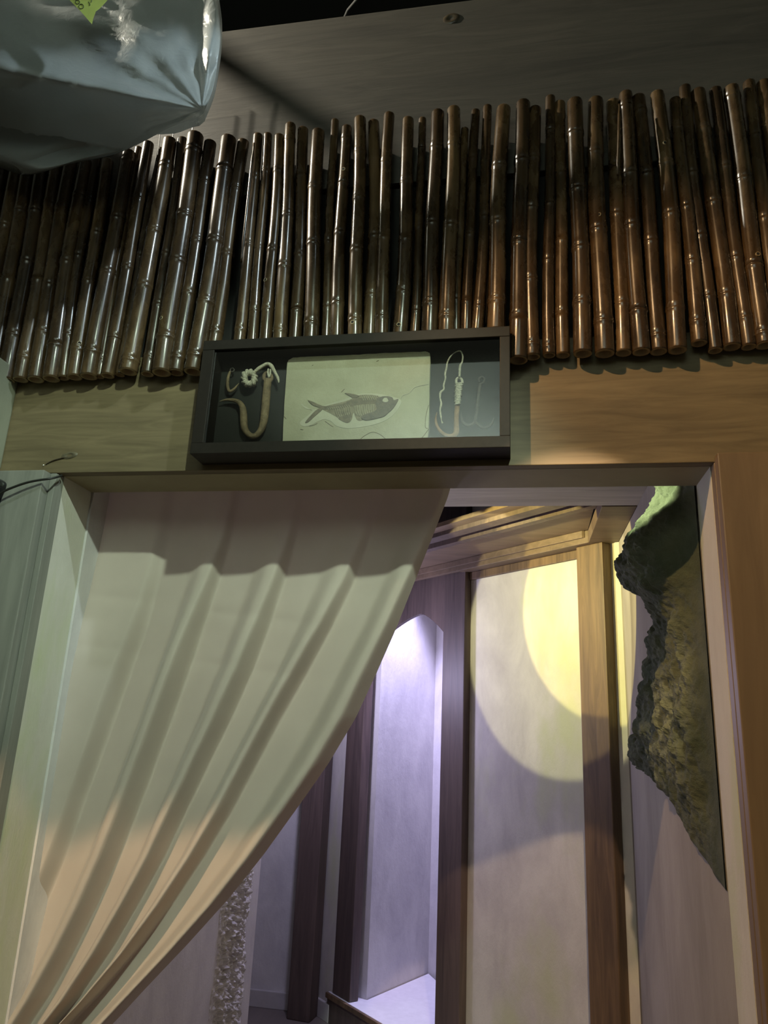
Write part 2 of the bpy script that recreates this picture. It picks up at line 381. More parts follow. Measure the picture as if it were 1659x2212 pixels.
# recessed boards rising towards the viewer
def strip45(s0, s1, z0, z1, t0=0.05, t1=2.15, th=0.02):
    bm = bmesh.new()
    a, b, c, d = W(0.184-s0, s0), W(t1, s0), W(t1, s1), W(0.184-s1, s1)
    lo = [bm.verts.new((*a, z0)), bm.verts.new((*b, z0)), bm.verts.new((*c, z1)), bm.verts.new((*d, z1))]
    hi = [bm.verts.new((v.co.x, v.co.y, v.co.z+th)) for v in lo]
    bm.faces.new(lo); bm.faces.new(hi[::-1])
    for i in range(4): bm.faces.new((lo[i], hi[i], hi[(i+1) % 4], lo[(i+1) % 4]))
    bmesh.ops.recalc_face_normals(bm, faces=bm.faces[:]); return bm
obj('recess_board', strip45(0.087, 0.345, CZ+0.055, CZ+0.075), M_beam45, sf)
obj('cross_batten', strip45(0.345, 0.385, CZ+0.045, CZ+0.045, th=0.05), M_pdark, sf)
obj('recess_board', strip45(0.385, 0.435, CZ+0.07, CZ+0.07), M_beam45, sf)
obj('cross_batten', strip45(0.435, 0.50, CZ+0.05, CZ+0.05, th=0.05), M_pdark, sf)
obj('recess_board', strip45(0.50, 0.56, CZ+0.07, CZ+0.07), M_beam45, sf)
# ------------------------------------------------------------------ rock on the right wall
ymax_px = [(1040, 1432), (1130, 1420), (1180, 1428), (1200, 1402), (1260, 1402), (1296, 1435), (1330, 1430), (1380, 1412), (1480, 1400), (1570, 1395), (1605, 1372), (1650, 1370), (1672, 1398), (1720, 1440), (1800, 1475), (1880, 1510), (1940, 1550), (2000, 1600)]
tab = []
for py, px in ymax_px:
    p = U(px, py, 0, JR-0.03); tab.append((p.z, p.y))
tab.sort()
bm = bmesh.new(); ny, nz = 170, 330; grid = []
for j in range(nz+1):
    z = 1.10+(2.44-1.10)*j/nz
    ym = min(1.35, interp(tab, z))+0.02*noise.noise(Vector((z*14, 0, 0)))+0.01*noise.noise(Vector((z*45, 3, 0)))
    row = []
    for i in range(ny+1):
        y = JD+0.004+(1.5-JD)*(i/ny)**1.2
        e = (ym-y)/0.07; e = max(0, min(1, e)); m = math.sqrt(1-(1-e)**2)
        base = 0.05+0.03*noise.noise(Vector((y*4, z*4, 1)))
        boul = 0.085*math.exp(-((z-2.09)/0.12)**4)*math.exp(-((y-0.55)/0.36)**4)
        foot = sstep(1.25, 1.62, z)
        fine = 0.024*noise.fractal(Vector((y*15, z*15, 4)), 1.0, 2.1, 5)+0.004*noise.noise(Vector((y*70, z*70, 8)))
        h = m*(0.004+(base*foot+boul+fine*(0.35+0.65*foot))*sstep(JD, JD+0.16, y))-(0.006 if m <= 0 else 0.0)
        row.append(bm.verts.new((JR-0.0005-h+(0.0 if ym > y else 0.004), y, z)))
    grid.append(row)
for a, b in zip(grid, grid[1:]):
    for i in range(ny):
        bm.faces.new((a[i], b[i], b[i+1], a[i+1]))
for f in [f for f in bm.faces if all(v.co.x > JR for v in f.verts)]: bm.faces.remove(f)
for v in [v for v in bm.verts if not v.link_faces]: bm.verts.remove(v)
bmesh.ops.recalc_face_normals(bm, faces=bm.faces[:])
M_rock = mat_plaster('mossy_rock', (0.038, 0.052, 0.024), (0.088, 0.098, 0.055), 0.9, 7, 0.8, 60, (1, 1, 1), (0.11, 0.125, 0.07))
tag(obj('rock_outcrop', bm, M_rock), 'lumpy mossy green rock clinging to the right wall inside the doorway', 'rock')

# ------------------------------------------------------------------ bamboo
def mat_bamboo():
    m, nt, b = new_mat('lacquered_bamboo')
    v = coords(nt, (1, 1, 0.12)); n = tex_noise(nt, v, 40, 6, 0.6, 0.5)
    v2 = coords(nt, (1, 1, 0.45)); n2 = tex_noise(nt, v2, 22, 6, 0.65, 0.3)
    oi = nt.nodes.new('ShaderNodeObjectInfo')
    r1 = ramp(nt, [(0.30, (0.016, 0.010, 0.005)), (0.52, (0.048, 0.029, 0.013)), (0.72, (0.125, 0.08, 0.036))])
    add = nt.nodes.new('ShaderNodeMath'); add.operation = 'MULTIPLY_ADD'; add.inputs[1].default_value = 0.16
    nt.links.new(oi.outputs['Random'], add.inputs[0])
    mm = nt.nodes.new('ShaderNodeMath'); mm.operation = 'ADD'; mm.inputs[1].default_value = -0.08
    mix = nt.nodes.new('ShaderNodeMath'); mix.operation = 'MULTIPLY_ADD'; mix.inputs[1].default_value = 0.5
    hh = nt.nodes.new('ShaderNodeMath'); hh.operation = 'MULTIPLY'; hh.inputs[1].default_value = 0.5
    nt.links.new(n, mix.inputs[0]); nt.links.new(n2, hh.inputs[0]); nt.links.new(hh.outputs[0], mix.inputs[2])
    nt.links.new(mix.outputs[0], mm.inputs[0]); nt.links.new(mm.outputs[0], add.inputs[2])
    nt.links.new(add.outputs[0], r1.inputs[0]); nt.links.new(r1.outputs[0], b.inputs['Base Color'])
    rr = nt.nodes.new('ShaderNodeMapRange'); rr.inputs[3].default_value = 0.17; rr.inputs[4].default_value = 0.38; b.inputs['Specular IOR Level'].default_value = 0.35
    nt.links.new(n2, rr.inputs[0]); nt.links.new(rr.outputs[0], b.inputs['Roughness'])
    b.inputs['Coat Weight'].default_value = 0.22; b.inputs['Coat Roughness'].default_value = 0.12
    bump(nt, b, n2, 0.15, 0.002)
    return m
M_bam = mat_bamboo()
M_rim = mat_plain('cut_bamboo', (0.34, 0.27, 0.15), 0.6, 0, 0.2)
M_hole = mat_plain('hole_dark', (0.008, 0.006, 0.004), 0.9)
S2, S3, S4 = 2.9625, 2.676, 2.77
poles = []   # top px, bottom px, width px, y-centre offset (0 front .. 1 back)
def add(tx, ty, bx, by, wpx, lay): poles.append((tx, ty, bx, by, wpx, lay))
# far left (tops hidden behind the plastic bag)
for bx, by, wz, tz in ((-330, 1700, 85, 300), (-235, 1700, 80, 280), (-140, 1700, 85, 310), (-50, 1695, 80, 270), (40, 1695, 85, 300), (135, 1690, 75, 290), (230, 1690, 80, 270), (325, 1685, 85, 300), (400, 1680, 60, 250), (475, 1675, 75, 290)):
    lean = 215+ (475-bx)*0.055
    add((bx+lean)/S2, 250+tz/S2, bx/S2, 250+by/S2, wz/S2, 0.3)
for tx, ty, bx, by, wz, lay in ((830, 240, 570, 1670, 85, 0.3), (893, 210, 640, 1672, 50, 0.8), (950, 180, 690, 1665, 70, 0.3), (1030, 215, 765, 1660, 50, 0.9), (1085, 160, 815, 1640, 90, 0.0), (1170, 155, 940, 1655, 66, 0.4), (1255, 130, 1035, 1645, 100, 0.0), (1350, 175, 1130, 1645, 82, 0.6), (1465, 150, 1240, 1640, 96, 0.0), (1555, 170, 1345, 1640, 72, 0.6)):
    add(tx/S2, 250+ty/S2, bx/S2, 250+by/S2, wz/S2, lay)
for tx, ty, bx, wz, lay in ((150, 250, 45, 55, 0.2), (210, 245, 122, 52, 0.2), (280, 255, 200, 58, 0.1), (345, 190, 285, 66, 0.0), (415, 215, 370, 60, 0.8), (500, 230, 460, 72, 0.4), (595, 165, 545, 46, 0.3), (665, 205, 605, 64, 0.2), (745, 155, 712, 66, 0.0), (825, 175, 803, 66, 0.8), (915, 130, 872, 62, 0.0), (1020, 160, 975, 70, 0.2), (1100, 155, 1055, 46, 0.3), (1190, 120, 1140, 76, 0.2), (1285, 100, 1240, 76, 0.1), (1352, 215, 1300, 48, 0.9), (1415, 110, 1362, 52, 0.3), (1480, 85, 1422, 56, 0.1), (1570, 95, 1528, 86, 0.3)):
    add(500+tx/S3, 200+ty/S3, 500+bx/S3, 722, wz/S3, lay)
for tx, ty, bx, by, wz, lay in ((190, 205, 158, 1742, 92, 0.0), (265, 240, 246, 1722, 72, 0.1), (360, 170, 350, 1712, 60, 0.3), (418, 205, 437, 1712, 66, 0.7), (505, 195, 555, 1702, 88, 0.2), (625, 190, 682, 1702, 92, 0.3), (725, 200, 790, 1698, 76, 0.5), (805, 150, 897, 1692, 84, 0.1), (885, 170, 1005, 1690, 80, 0.6), (1000, 150, 1122, 1682, 86, 0.0), (1105, 185, 1253, 1640, 74, 0.0), (1160, 110, 1345, 1684, 66, 0.3), (1235, 135, 1440, 1662, 82, 0.6), (1340, 125, 1540, 1662, 70, 0.2), (1440, 115, 1640, 1652, 84, 0.1), (1550, 80, 1745, 1650, 74, 0.2), (1635, 85, 1850, 1650, 86, 0.5), (1745, 90, 1955, 1645, 80, 0.2), (1850, 70, 2060, 1645, 80, 0.3), (1945, 85, 2165, 1640, 80, 0.1), (2040, 60, 2270, 1640, 84, 0.4), (2135, 75, 2375, 1635, 76, 0.2), (2230, 50, 2480, 1635, 84, 0.1)):
    add(1060+tx/S4, 150+ty/S4, 1060+bx/S4, 150+by/S4, wz/S4, lay)
screen = thing('bamboo_screen', 'row of upright dark lacquered bamboo poles above the lintel beam', 'bamboo screen')
holes = [(172, 741), (351, 690), (573, 604), (742, 366), (762, 697), (862, 703), (1077, 474), (1293, 467), (1436, 311), (1636, 551)]
pole_objs = []
for idx, (tx, ty, bx, by, wpx, lay) in enumerate(poles):
    rng = random.Random(100+idx)
    depth = (onY(bx, by, -0.03)-CAM).dot(_f); rb = max(0.013, wpx/FPX*depth*0.5*1.28); rt_ = rb*rng.uniform(0.80, 0.92)
    rb = min(rb, 0.026); yc = -(rb+0.0015)-0.012*(1-lay)
    bot = onY(bx, by, yc); top = onY(tx, ty, yc)
    if -0.86 < bot.x < 0.005 and 430 < bx < 1100:
        k = (2.566-bot.z)/(top.z-bot.z); bot = bot.lerp(top, k)
    L = (top-bot).length
    yb = -rb-0.002
    # settle the pole against the wall line
    nodes = []; z = rng.uniform(0.02, 0.16)
    while z < L-0.02: nodes.append(z); z += rng.uniform(0.15, 0.27)
    ss = [0.0, 0.004]
    for nz_ in nodes: ss += [nz_-0.016, nz_-0.006, nz_-0.002, nz_+0.0005, nz_+0.004, nz_+0.016]
    ss += [L*k/7 for k in range(1, 7)]+[L-0.003, L]
    ss = sorted(s for s in ss if 0 <= s <= L)
    pts, rad = [], []
    bow = rng.uniform(-0.006, 0.006); bowy = rng.uniform(-0.003, 0.003)
    for s in ss:
        t = s/L; p = bot.lerp(top, t); p.x += bow*math.sin(math.pi*t)+0.002*math.sin(t*7+idx); p.y += bowy*math.sin(math.pi*t)
        r = rb+(rt_-rb)*t
        for nz_ in nodes:
            d = s-nz_
            if -0.020 < d < 0.02:
                if abs(d+0.006) < 1e-4: r *= 1.02
                elif abs(d+0.002) < 1e-4: r *= 1.10
                elif abs(d-0.0005) < 1e-4: r *= 0.985
                elif abs(d-0.004) < 1e-4: r *= 1.085
        if s == 0.0 or s == L: r *= 0.97
        pts.append(p); rad.append(r)
    bm = bmesh.new(); rings = tube(bm, pts, rad, 14, cap=False)
    # hollow ends: rim and inner bore
    for ring, sgn in ((rings[0], 1), (rings[-1], -1)):
        c = sum((v.co for v in ring), Vector())/len(ring); ax = (pts[-1]-pts[0]).normalized()*sgn
        inner = [bm.verts.new(c+(v.co-c)*0.72) for v in ring]; deep = [bm.verts.new(c+(v.co-c)*0.68+ax*0.035) for v in ring]
        n = len(ring)
        for k in range(n):
            bm.faces.new((ring[k], ring[(k+1) % n], inner[(k+1) % n], inner[k])).material_index = 1
            bm.faces.new((inner[k], inner[(k+1) % n], deep[(k+1) % n], deep[k])).material_index = 1
        bm.faces.new(deep).material_index = 2
    bmesh.ops.recalc_face_normals(bm, faces=bm.faces[:])
    o = obj('bamboo_pole', bm, M_bam, screen, True); o.data.materials.append(M_rim); o.data.materials.append(M_hole)
    pole_objs.append((o, pts, rad, ss))
for hx, hy in holes:
    best = None
    for o, pts, rad, ss in pole_objs:
        for p, r in zip(pts, rad):
            pass
        q = onY(hx, hy, pts[0].y-0.015)
        t = (q.z-pts[0].z)/(pts[-1].z-pts[0].z)
        if not 0 < t < 1: continue
        x = pts[0].x+(pts[-1].x-pts[0].x)*t
        if best is None or abs(x-q.x) < best[0]: best = (abs(x-q.x), o, q, x, pts[0].y+(pts[-1].y-pts[0].y)*t, rad[len(rad)//2])
    _, o, q, x, y, r = best
    off = max(-0.6*r, min(0.6*r, q.x-x)); a = math.asin(off/r)
    c = Vector((x+math.sin(a)*r, y-math.cos(a)*r, q.z)); nrm = Vector((math.sin(a), -math.cos(a), 0))
    bm = bmesh.new(); n = 14; t1 = Vector((0, 0, 1)); t2 = nrm.cross(t1)
    def ring(rr, dd): return [bm.verts.new(c+nrm*dd+(t1*math.cos(k*2*math.pi/n)+t2*math.sin(k*2*math.pi/n))*rr) for k in range(n)]
    rs = [ring(0.0058, -0.003), ring(0.0056, 0.0012), ring(0.0042, 0.0012), ring(0.004, -0.004)]
    for a_, b_ in zip(rs, rs[1:]):
        for k in range(n): bm.faces.new((a_[k], a_[(k+1) % n], b_[(k+1) % n], b_[k]))
    f = bm.faces.new(rs[2]); f.material_index = 1
    bmesh.ops.recalc_face_normals(bm, faces=bm.faces[:])
    h = obj('drill_hole', bm, M_rim, o); h.data.materials.append(M_hole)
for (x0, y0), (x1, y1), (x2, y2) in (((549, 309), (536, 430), (521, 566)), ((1338, 225), (1337, 300), (1334, 378))):
    bm = bmesh.new(); P = smooth_path([onY(x0, y0, -0.062), onY(x1, y1, -0.066), onY(x2, y2, -0.060)], 8)
    tube(bm, P, [0.0025]*3+[0.0045]*(len(P)-6)+[0.003]*3, 7); obj('split_sliver', bm, M_bam, screen, True)
# thin wires between bag and bamboo
for i, (a, b) in enumerate((((417, 262), (414, 300)), ((375, 280), (372, 322)), ((346, 290), (341, 335)))):
    bm = bmesh.new(); tube(bm, [onY(a[0], a[1], -0.046) + Vector((0.0, 0, 0.25)), onY(a[0], a[1], -0.046), onY(b[0], b[1], -0.045)], 0.0012, 6)
    tag(obj('hanging_wire', bm, M_metal), ['thin wire above the widest bamboo pole beside the bag tip', 'thin wire left of the bag tip above the bamboo', 'thin wire farthest left behind the bag above the bamboo'][i], 'wire')

# ------------------------------------------------------------------ shadow box
FX0, FX1, FZ0, FZ1 = -0.800, -0.012, 2.238, 2.553; YF, YB = -0.082, -0.001
bx = thing('shadow_box', 'black shadow box frame with a fossil fish and old hooks on the beam', 'shadow box')
rw = 0.032
obj('frame_rail', box(FX0, FX1, YF, YB, FZ1-rw*0.85, FZ1, 0.0015), M_frame, bx)
obj('frame_rail', box(FX0, FX1, YF, YB, FZ0, FZ0+rw*0.9, 0.0015), M_frame, bx)
obj('frame_stile', box(FX0, FX0+rw, YF+0.0005, YB, FZ0+rw*0.9, FZ1-rw*0.85, 0.0015), M_frame, bx)
obj('frame_stile', box(FX1-rw*0.75, FX1, YF+0.0005, YB, FZ0+rw*0.9, FZ1-rw*0.85, 0.0015), M_frame, bx)
obj('backing', box(FX0+0.01, FX1-0.01, -0.022, -0.004, FZ0+0.01, FZ1-0.01), M_back, bx)
m, nt, b = new_mat('picture_glass')
out = nt.nodes['Material Output']; tr = nt.nodes.new('ShaderNodeBsdfTransparent'); gl = nt.nodes.new('ShaderNodeBsdfGlossy')
gl.inputs['Roughness'].default_value = 0.015; tr.inputs[0].default_value = (0.96, 0.98, 0.96, 1)
fz = nt.nodes.new('ShaderNodeFresnel'); fz.inputs[0].default_value = 1.5
mu = nt.nodes.new('ShaderNodeMath'); mu.operation = 'MULTIPLY'; mu.inputs[1].default_value = 2.2
nt.links.new(fz.outputs[0], mu.inputs[0])
mxs = nt.nodes.new('ShaderNodeMixShader'); nt.links.new(mu.outputs[0], mxs.inputs[0]); nt.links.new(tr.outputs[0], mxs.inputs[1]); nt.links.new(gl.outputs[0], mxs.inputs[2])
nt.links.new(mxs.outputs[0], out.inputs[0])
bm = bmesh.new(); g = [bm.verts.new(p) for p in ((FX0+0.02, -0.074, FZ0+0.02), (FX1-0.02, -0.074, FZ0+0.02), (FX1-0.02, -0.074, FZ1-0.02), (FX0+0.02, -0.074, FZ1-0.02))]; bm.faces.new(g)
obj('glass_pane', bm, m, bx)
# fossil slab
PY = -0.040
def Z5(x, y): p = onY(600+x/4.88, 740+y/4.88, PY); return (p.x, p.z)
fs = thing('fossil_slab', 'pale stone slab with a brown fossil fish in the middle of the box', 'fossil')
edge = [(50, 1048), (58, 900), (72, 600), (90, 350), (100, 215), (112, 188), (160, 158), (320, 148), (600, 138), (860, 126), (1080, 112), (1300, 104), (1560, 94), (1600, 108), (1608, 160), (1600, 420), (1596, 700), (1590, 900), (1580, 1005), (1560, 1025), (1300, 1022), (1000, 1034), (700, 1040), (400, 1045), (150, 1050)]
def flat(pts2, y0, y1, mat, name, parent, sm=False):
    bm = bmesh.new(); a = [bm.verts.new((x, y0, z)) for x, z in pts2]; b = [bm.verts.new((x, y1, z)) for x, z in pts2]
    f1 = bm.faces.new(a); f2 = bm.faces.new(b[::-1])
    for i in range(len(a)): bm.faces.new((a[i], b[i], b[(i+1) % len(a)], a[(i+1) % len(a)]))
    bmesh.ops.recalc_face_normals(bm, faces=bm.faces[:]); bmesh.ops.triangulate(bm, faces=[f1, f2])
    return obj(name, bm, mat, parent, sm)
M_stone = mat_plaster('fossil_limestone', (0.36, 0.33, 0.22), (0.43, 0.40, 0.28), 0.85, 12, 0.25, 140, (1, 1, 1))
M_halo = mat_plaster('scraped_limestone', (0.42, 0.39, 0.29), (0.49, 0.46, 0.35), 0.85, 20, 0.2, 160, (1, 1, 1))
def mat_fish(name, lo, hi, sc_=90):
    return mat_plaster(name, lo, hi, 0.7, sc_, 0.4, 250, (1, 1, 1))
M_fish = mat_fish('fossil_bone_brown', (0.12, 0.095, 0.06), (0.20, 0.16, 0.10))
M_fishd = mat_fish('fossil_skull_dark', (0.10, 0.085, 0.06), (0.16, 0.13, 0.09))
M_fishl = mat_fish('fossil_flank', (0.17, 0.14, 0.085), (0.30, 0.255, 0.165))
M_rib = mat_plain('fossil_rib_pale', (0.38, 0.34, 0.235), 0.7, 0, 0.1)
jit = []
for i in range(len(edge)):
    p, q = edge[i], edge[(i+1) % len(edge)]
    for k in range(4):
        t = k/4; n_ = noise.noise(Vector((i*1.3, t*5, 0)))*6
        jit.append((p[0]+(q[0]-p[0])*t+n_*0.6, p[1]+(q[1]-p[1])*t+n_))
flat([Z5(*p) for p in jit], PY, -0.0225, M_stone, 'slab', fs)
def crv(pts, n=5): return [(v[0], v[1]) for v in smooth_path([(*p, 0) for p in pts], n)]
halo = crv([(240, 640), (300, 700), (430, 700), (500, 660), (700, 600), (850, 545), (1050, 540), (1220, 575), (1290, 600), (1300, 640), (1240, 740), (1120, 830), (950, 880), (740, 905), (620, 880), (560, 830), (470, 812), (360, 868), (270, 885), (235, 840), (330, 760), (370, 720)], 3)
flat([Z5(*p) for p in halo], PY-0.0007, PY+0.002, M_halo, 'scraped_area', fs)
fish = [('flank', M_fishl, [(455, 690), (520, 668), (640, 640), (760, 605), (840, 560), (960, 552), (1060, 565), (1100, 600), (1080, 700), (1000, 770), (880, 825), (830, 810), (800, 740), (785, 800), (755, 845), (700, 830), (620, 785), (540, 740), (480, 712)]),
        ('spine_band', M_fish, [(440, 690), (470, 672), (560, 672), (680, 650), (800, 600), (900, 585), (1040, 600), (1050, 640), (900, 650), (800, 668), (680, 690), (560, 708), (470, 708)]),
        ('skull', M_fishd, [(1050, 590), (1110, 572), (1170, 572), (1210, 585), (1228, 612), (1272, 600), (1255, 640), (1215, 700), (1165, 745), (1120, 782), (1050, 800), (990, 815), (920, 820), (880, 790), (940, 755), (1010, 735), (1045, 705), (1030, 640)]),
        ('tail_lobe', M_fish, [(318, 608), (380, 630), (430, 655), (475, 672), (470, 690), (430, 682), (380, 665), (345, 640)]),
        ('tail_lobe', M_fish, [(475, 690), (440, 695), (400, 720), (355, 765), (310, 815), (290, 850), (325, 840), (370, 800), (420, 755), (465, 715)]),
        ('dorsal_fin', M_fish, [(708, 535), (760, 540), (840, 556), (860, 572), (800, 588), (760, 565)]),
        ('anal_fin', M_fish, [(690, 775), (770, 760), (772, 790), (745, 845), (700, 838), (640, 800)])]
for nm, mt, pts in fish:
    k = {'flank': 0.0012, 'spine_band': 0.0017, 'skull': 0.0032, 'anal_fin': 0.0021, 'dorsal_fin': 0.0024}.get(nm, 0.0020)
    flat([Z5(*p) for p in crv(pts+[pts[0]], 3)[:-1]], PY-k, PY, mt, nm, fs)
eye = [(1138+30*math.cos(a)*(1+0.15*math.sin(3*a)), 612+24*math.sin(a)) for a in [2*math.pi*k/14 for k in range(14)]]
flat([Z5(*p) for p in eye], PY-0.0040, PY-0.003, M_halo, 'eye', fs)
def fline(pts, r, mat, name, y=PY-0.002):
    bm = bmesh.new(); P = []
    for p in smooth_path([(*q, 0) for q in pts], 4):
        x, z = Z5(p[0], p[1]); P.append((x, y, z))
    tube(bm, P, r, 5); obj(name, bm, mat, fs)
for i in range(9):     # belly ribs
    x = 815+i*24; fline([(x, 668-i*2), (x+6, 730), (x+26, 790-abs(i-3)*6)], 0.0009, M_rib, 'rib')
for i in range(9):     # upper spines
    x = 880+i*22; fline([(x, 560), (x+14, 585), (x+28, 612)], 0.0007, M_rib, 'rib')
for i in range(11):    # tail ribs
    x = 540+i*22; fline([(x, 712-i*3), (x-6, 700-i*3), (x-14, 690-i*3)], 0.0006, M_rib, 'rib'); 
for i in range(8):
    x = 600+i*22; fline([(x, 700-i*4), (x+8, 740-i*2), (x+30, 790)], 0.0006, M_fish, 'rib')
M_crack = mat_plain('crack_shadow', (0.14, 0.115, 0.065), 0.8)
for pts in ([(860, 1030), (920, 980), (1000, 945), (1080, 970), (1150, 1028)], [(1590, 660), (1565, 760), (1555, 860), (1560, 900), (1585, 905)], [(1520, 1005), (1550, 970), (1588, 915)], [(330, 880), (380, 872), (420, 850)], [(500, 830), (540, 860), (585, 890)], [(68, 780), (90, 805)], [(1040, 200), (1065, 190)], [(670, 525), (705, 490)], [(360, 245), (375, 235)], [(240, 915), (270, 920)]):
    fline(pts, 0.0007, M_crack, 'crack', PY-0.0004)
fline([(1300, 590), (1320, 555), (1385, 535), (1450, 470), (1590, 440)], 0.0011, M_halo, 'flake_edge', PY-0.0004)
# hooks
M_rust = mat_plaster('old_bone_metal', (0.13, 0.085, 0.04), (0.30, 0.21, 0.11), 0.6, 40, 0.6, 150, (1, 1, 1))
M_rust2 = mat_plaster('rusty_iron', (0.20, 0.10, 0.04), (0.36, 0.20, 0.09), 0.6, 40, 0.6, 150, (1, 1, 1))
M_dkhook = mat_plaster('dark_iron', (0.035, 0.028, 0.02), (0.075, 0.06, 0.045), 0.5, 40, 0.5, 150, (1, 1, 1))
M_rope = mat_plain('pale_rope', (0.50, 0.45, 0.34), 0.9, 0, 0.35, 300, 0.6)
HY = -0.036
def ZL(x, y, dy=0.0): return onY(440+x/8.295, 740+y/8.295, HY+dy)
def ZR(x, y, dy=0.0): return onY(920+x/8.295, 730+y/8.295, HY+dy)
def rod(name, fn, pts, radii, mat, parent, sides=10, n=5, sm=True, dy=0.0):
    P = smooth_path([(p[0], p[1], radii[i] if hasattr(radii, '__len__') else radii) for i, p in enumerate(pts)], n)
    bm = bmesh.new(); tube(bm, [fn(p[0], p[1], dy) for p in P], [max(0.0004, p[2]) for p in P], sides)
    return obj(name, bm, mat, parent, sm)
PXM = 0.00125/8.295*8.295  # metres per photo pixel on the box plane, approx
mm = lambda zpx: zpx/8.295*0.00118
hk = thing('fish_hook', 'small thin hook in the top left of the box', 'hook')
rod('shank', ZL, [(475, 520), (445, 600), (428, 700), (430, 800), (455, 865), (500, 868), (550, 830), (590, 780), (632, 728)], [mm(22), mm(26), mm(30), mm(30), mm(30), mm(28), mm(24), mm(16), mm(4)], M_rust, hk)
rod('eye', ZL, [(475, 525), (480, 480), (515, 460), (545, 485), (530, 520), (490, 528)], mm(14), M_dkhook, hk)
hk = thing('fish_hook', 'large curved bone hook with a rope end left of the fossil', 'hook')
rod('shank', ZL, [(1148, 660), (1140, 760), (1122, 950), (1105, 1150), (1085, 1350), (1040, 1540), (960, 1650), (880, 1680), (800, 1640), (735, 1540), (718, 1400), (712, 1260), (690, 1150), (630, 1070), (540, 1035), (420, 1028), (340, 1040), (280, 1055)],
    [mm(70), mm(72), mm(75), mm(75), mm(72), mm(62), mm(54), mm(52), mm(56), mm(62), mm(66), mm(64), mm(56), mm(45), mm(36), mm(26), mm(14), mm(3)], M_rust, hk, 14, 5)
rod('eye', ZL, [(1090, 680), (1080, 600), (1120, 545), (1190, 550), (1225, 610), (1205, 680), (1160, 705)], mm(34), M_rust, hk)
rod('rope', ZL, [(920, 520), (980, 470), (1060, 420), (1140, 385), (1200, 410), (1240, 470), (1290, 560), (1330, 640), (1345, 720)], [mm(30), mm(36), mm(34), mm(36), mm(40), mm(36), mm(28), mm(26), mm(10)], M_rope, hk, 8, 5, True, -0.008)
rod('rope_loop', ZL, [(1160, 470), (1150, 540), (1170, 620), (1190, 560), (1200, 480)], mm(18), M_rope, hk, 8, 5, True, -0.008)
# knotted rope ring: a twisted torus made of separate turns
bm = bmesh.new(); turns = 11
for k in range(turns):
    a = 2*math.pi*k/turns; cx, cy = 820+86*math.cos(a), 640+98*math.sin(a)
    dx, dy = math.cos(a+0.95)*66, math.sin(a+0.95)*72
    tube(bm, smooth_path([ZL(cx-dx, cy-dy, 0.004), ZL(cx-dx*0.4, cy-dy*0.4, -0.009), ZL(cx+dx*0.4, cy+dy*0.4, -0.011), ZL(cx+dx, cy+dy, 0.002)], 3), [mm(30)]+[mm(40+6*math.sin(k*2.3))]*8+[mm(24)], 7)
obj('rope_knot', bm, M_rope, hk, True)
hk = thing('fish_hook', 'rusty hook with rope-wrapped shank and string right of the fossil', 'hook')
rod('shank', ZR, [(570, 1100), (560, 1250), (548, 1400), (545, 1550), (545, 1680), (510, 1740), (430, 1760), (340, 1735), (260, 1670), (205, 1590), (178, 1500), (180, 1410), (200, 1330)], [mm(42), mm(44), mm(42), mm(46), mm(50), mm(44), mm(36), mm(32), mm(30), mm(26), mm(22), mm(14), mm(4)], M_rust2, hk)
bm = bmesh.new()
for k in range(13):
    t = k/12; y = 830+t*360; wv = 70-22*t+6*math.sin(k*2.1); cx = 592-25*t
    tube(bm, [ZR(cx-wv, y+8, 0.0), ZR(cx-wv*0.6, y-3, -0.007), ZR(cx, y-12, -0.0095), ZR(cx+wv*0.6, y-18, -0.007), ZR(cx+wv, y-14, 0.0)], [mm(14), mm(20), mm(21), mm(20), mm(14)], 7)
obj('rope_wrap', bm, M_rope, hk, True)
rod('rope_eye', ZR, [(545, 820), (545, 750), (590, 715), (640, 745), (650, 810), (620, 850)], mm(24), M_rope, hk, 8)
rod('string', ZR, [(600, 700), (605, 600), (615, 500), (650, 430), (660, 330), (630, 245), (570, 240), (490, 285), (430, 350), (385, 440), (372, 530), (345, 640), (350, 720), (318, 840), (320, 920), (262, 980), (255, 1080), (275, 1180), (255, 1280), (268, 1400), (280, 1480), (298, 1530)], [mm(22), mm(24), mm(24), mm(16), mm(14), mm(14), mm(10), mm(8), mm(14), mm(14), mm(18), mm(18), mm(16), mm(16), mm(16), mm(22), mm(14), mm(20), mm(15), mm(16), mm(8), mm(20)], M_rope, hk, 7, 4, True, -0.004)
hk = thing('fish_hook', 'dark double-pronged hook at the right end of the box', 'hook')
rod('shank', ZR, [(975, 820), (950, 950), (930, 1120), (915, 1300), (895, 1420), (880, 1500)], [mm(34), mm(32), mm(32), mm(36), mm(30), mm(24)], M_dkhook, hk)
rod('prong', ZR, [(885, 1480), (840, 1545), (760, 1570), (680, 1530), (640, 1440), (630, 1330)], [mm(20), mm(26), mm(28), mm(26), mm(20), mm(5)], M_dkhook, hk)
rod('prong', ZR, [(890, 1500), (960, 1580), (1040, 1610), (1130, 1580), (1195, 1510), (1215, 1430)], [mm(20), mm(26), mm(28), mm(26), mm(18), mm(5)], M_dkhook, hk)
rod('eye', ZR, [(960, 800), (950, 740), (1000, 700), (1050, 740), (1030, 800), (980, 830)], mm(20), M_dkhook, hk)

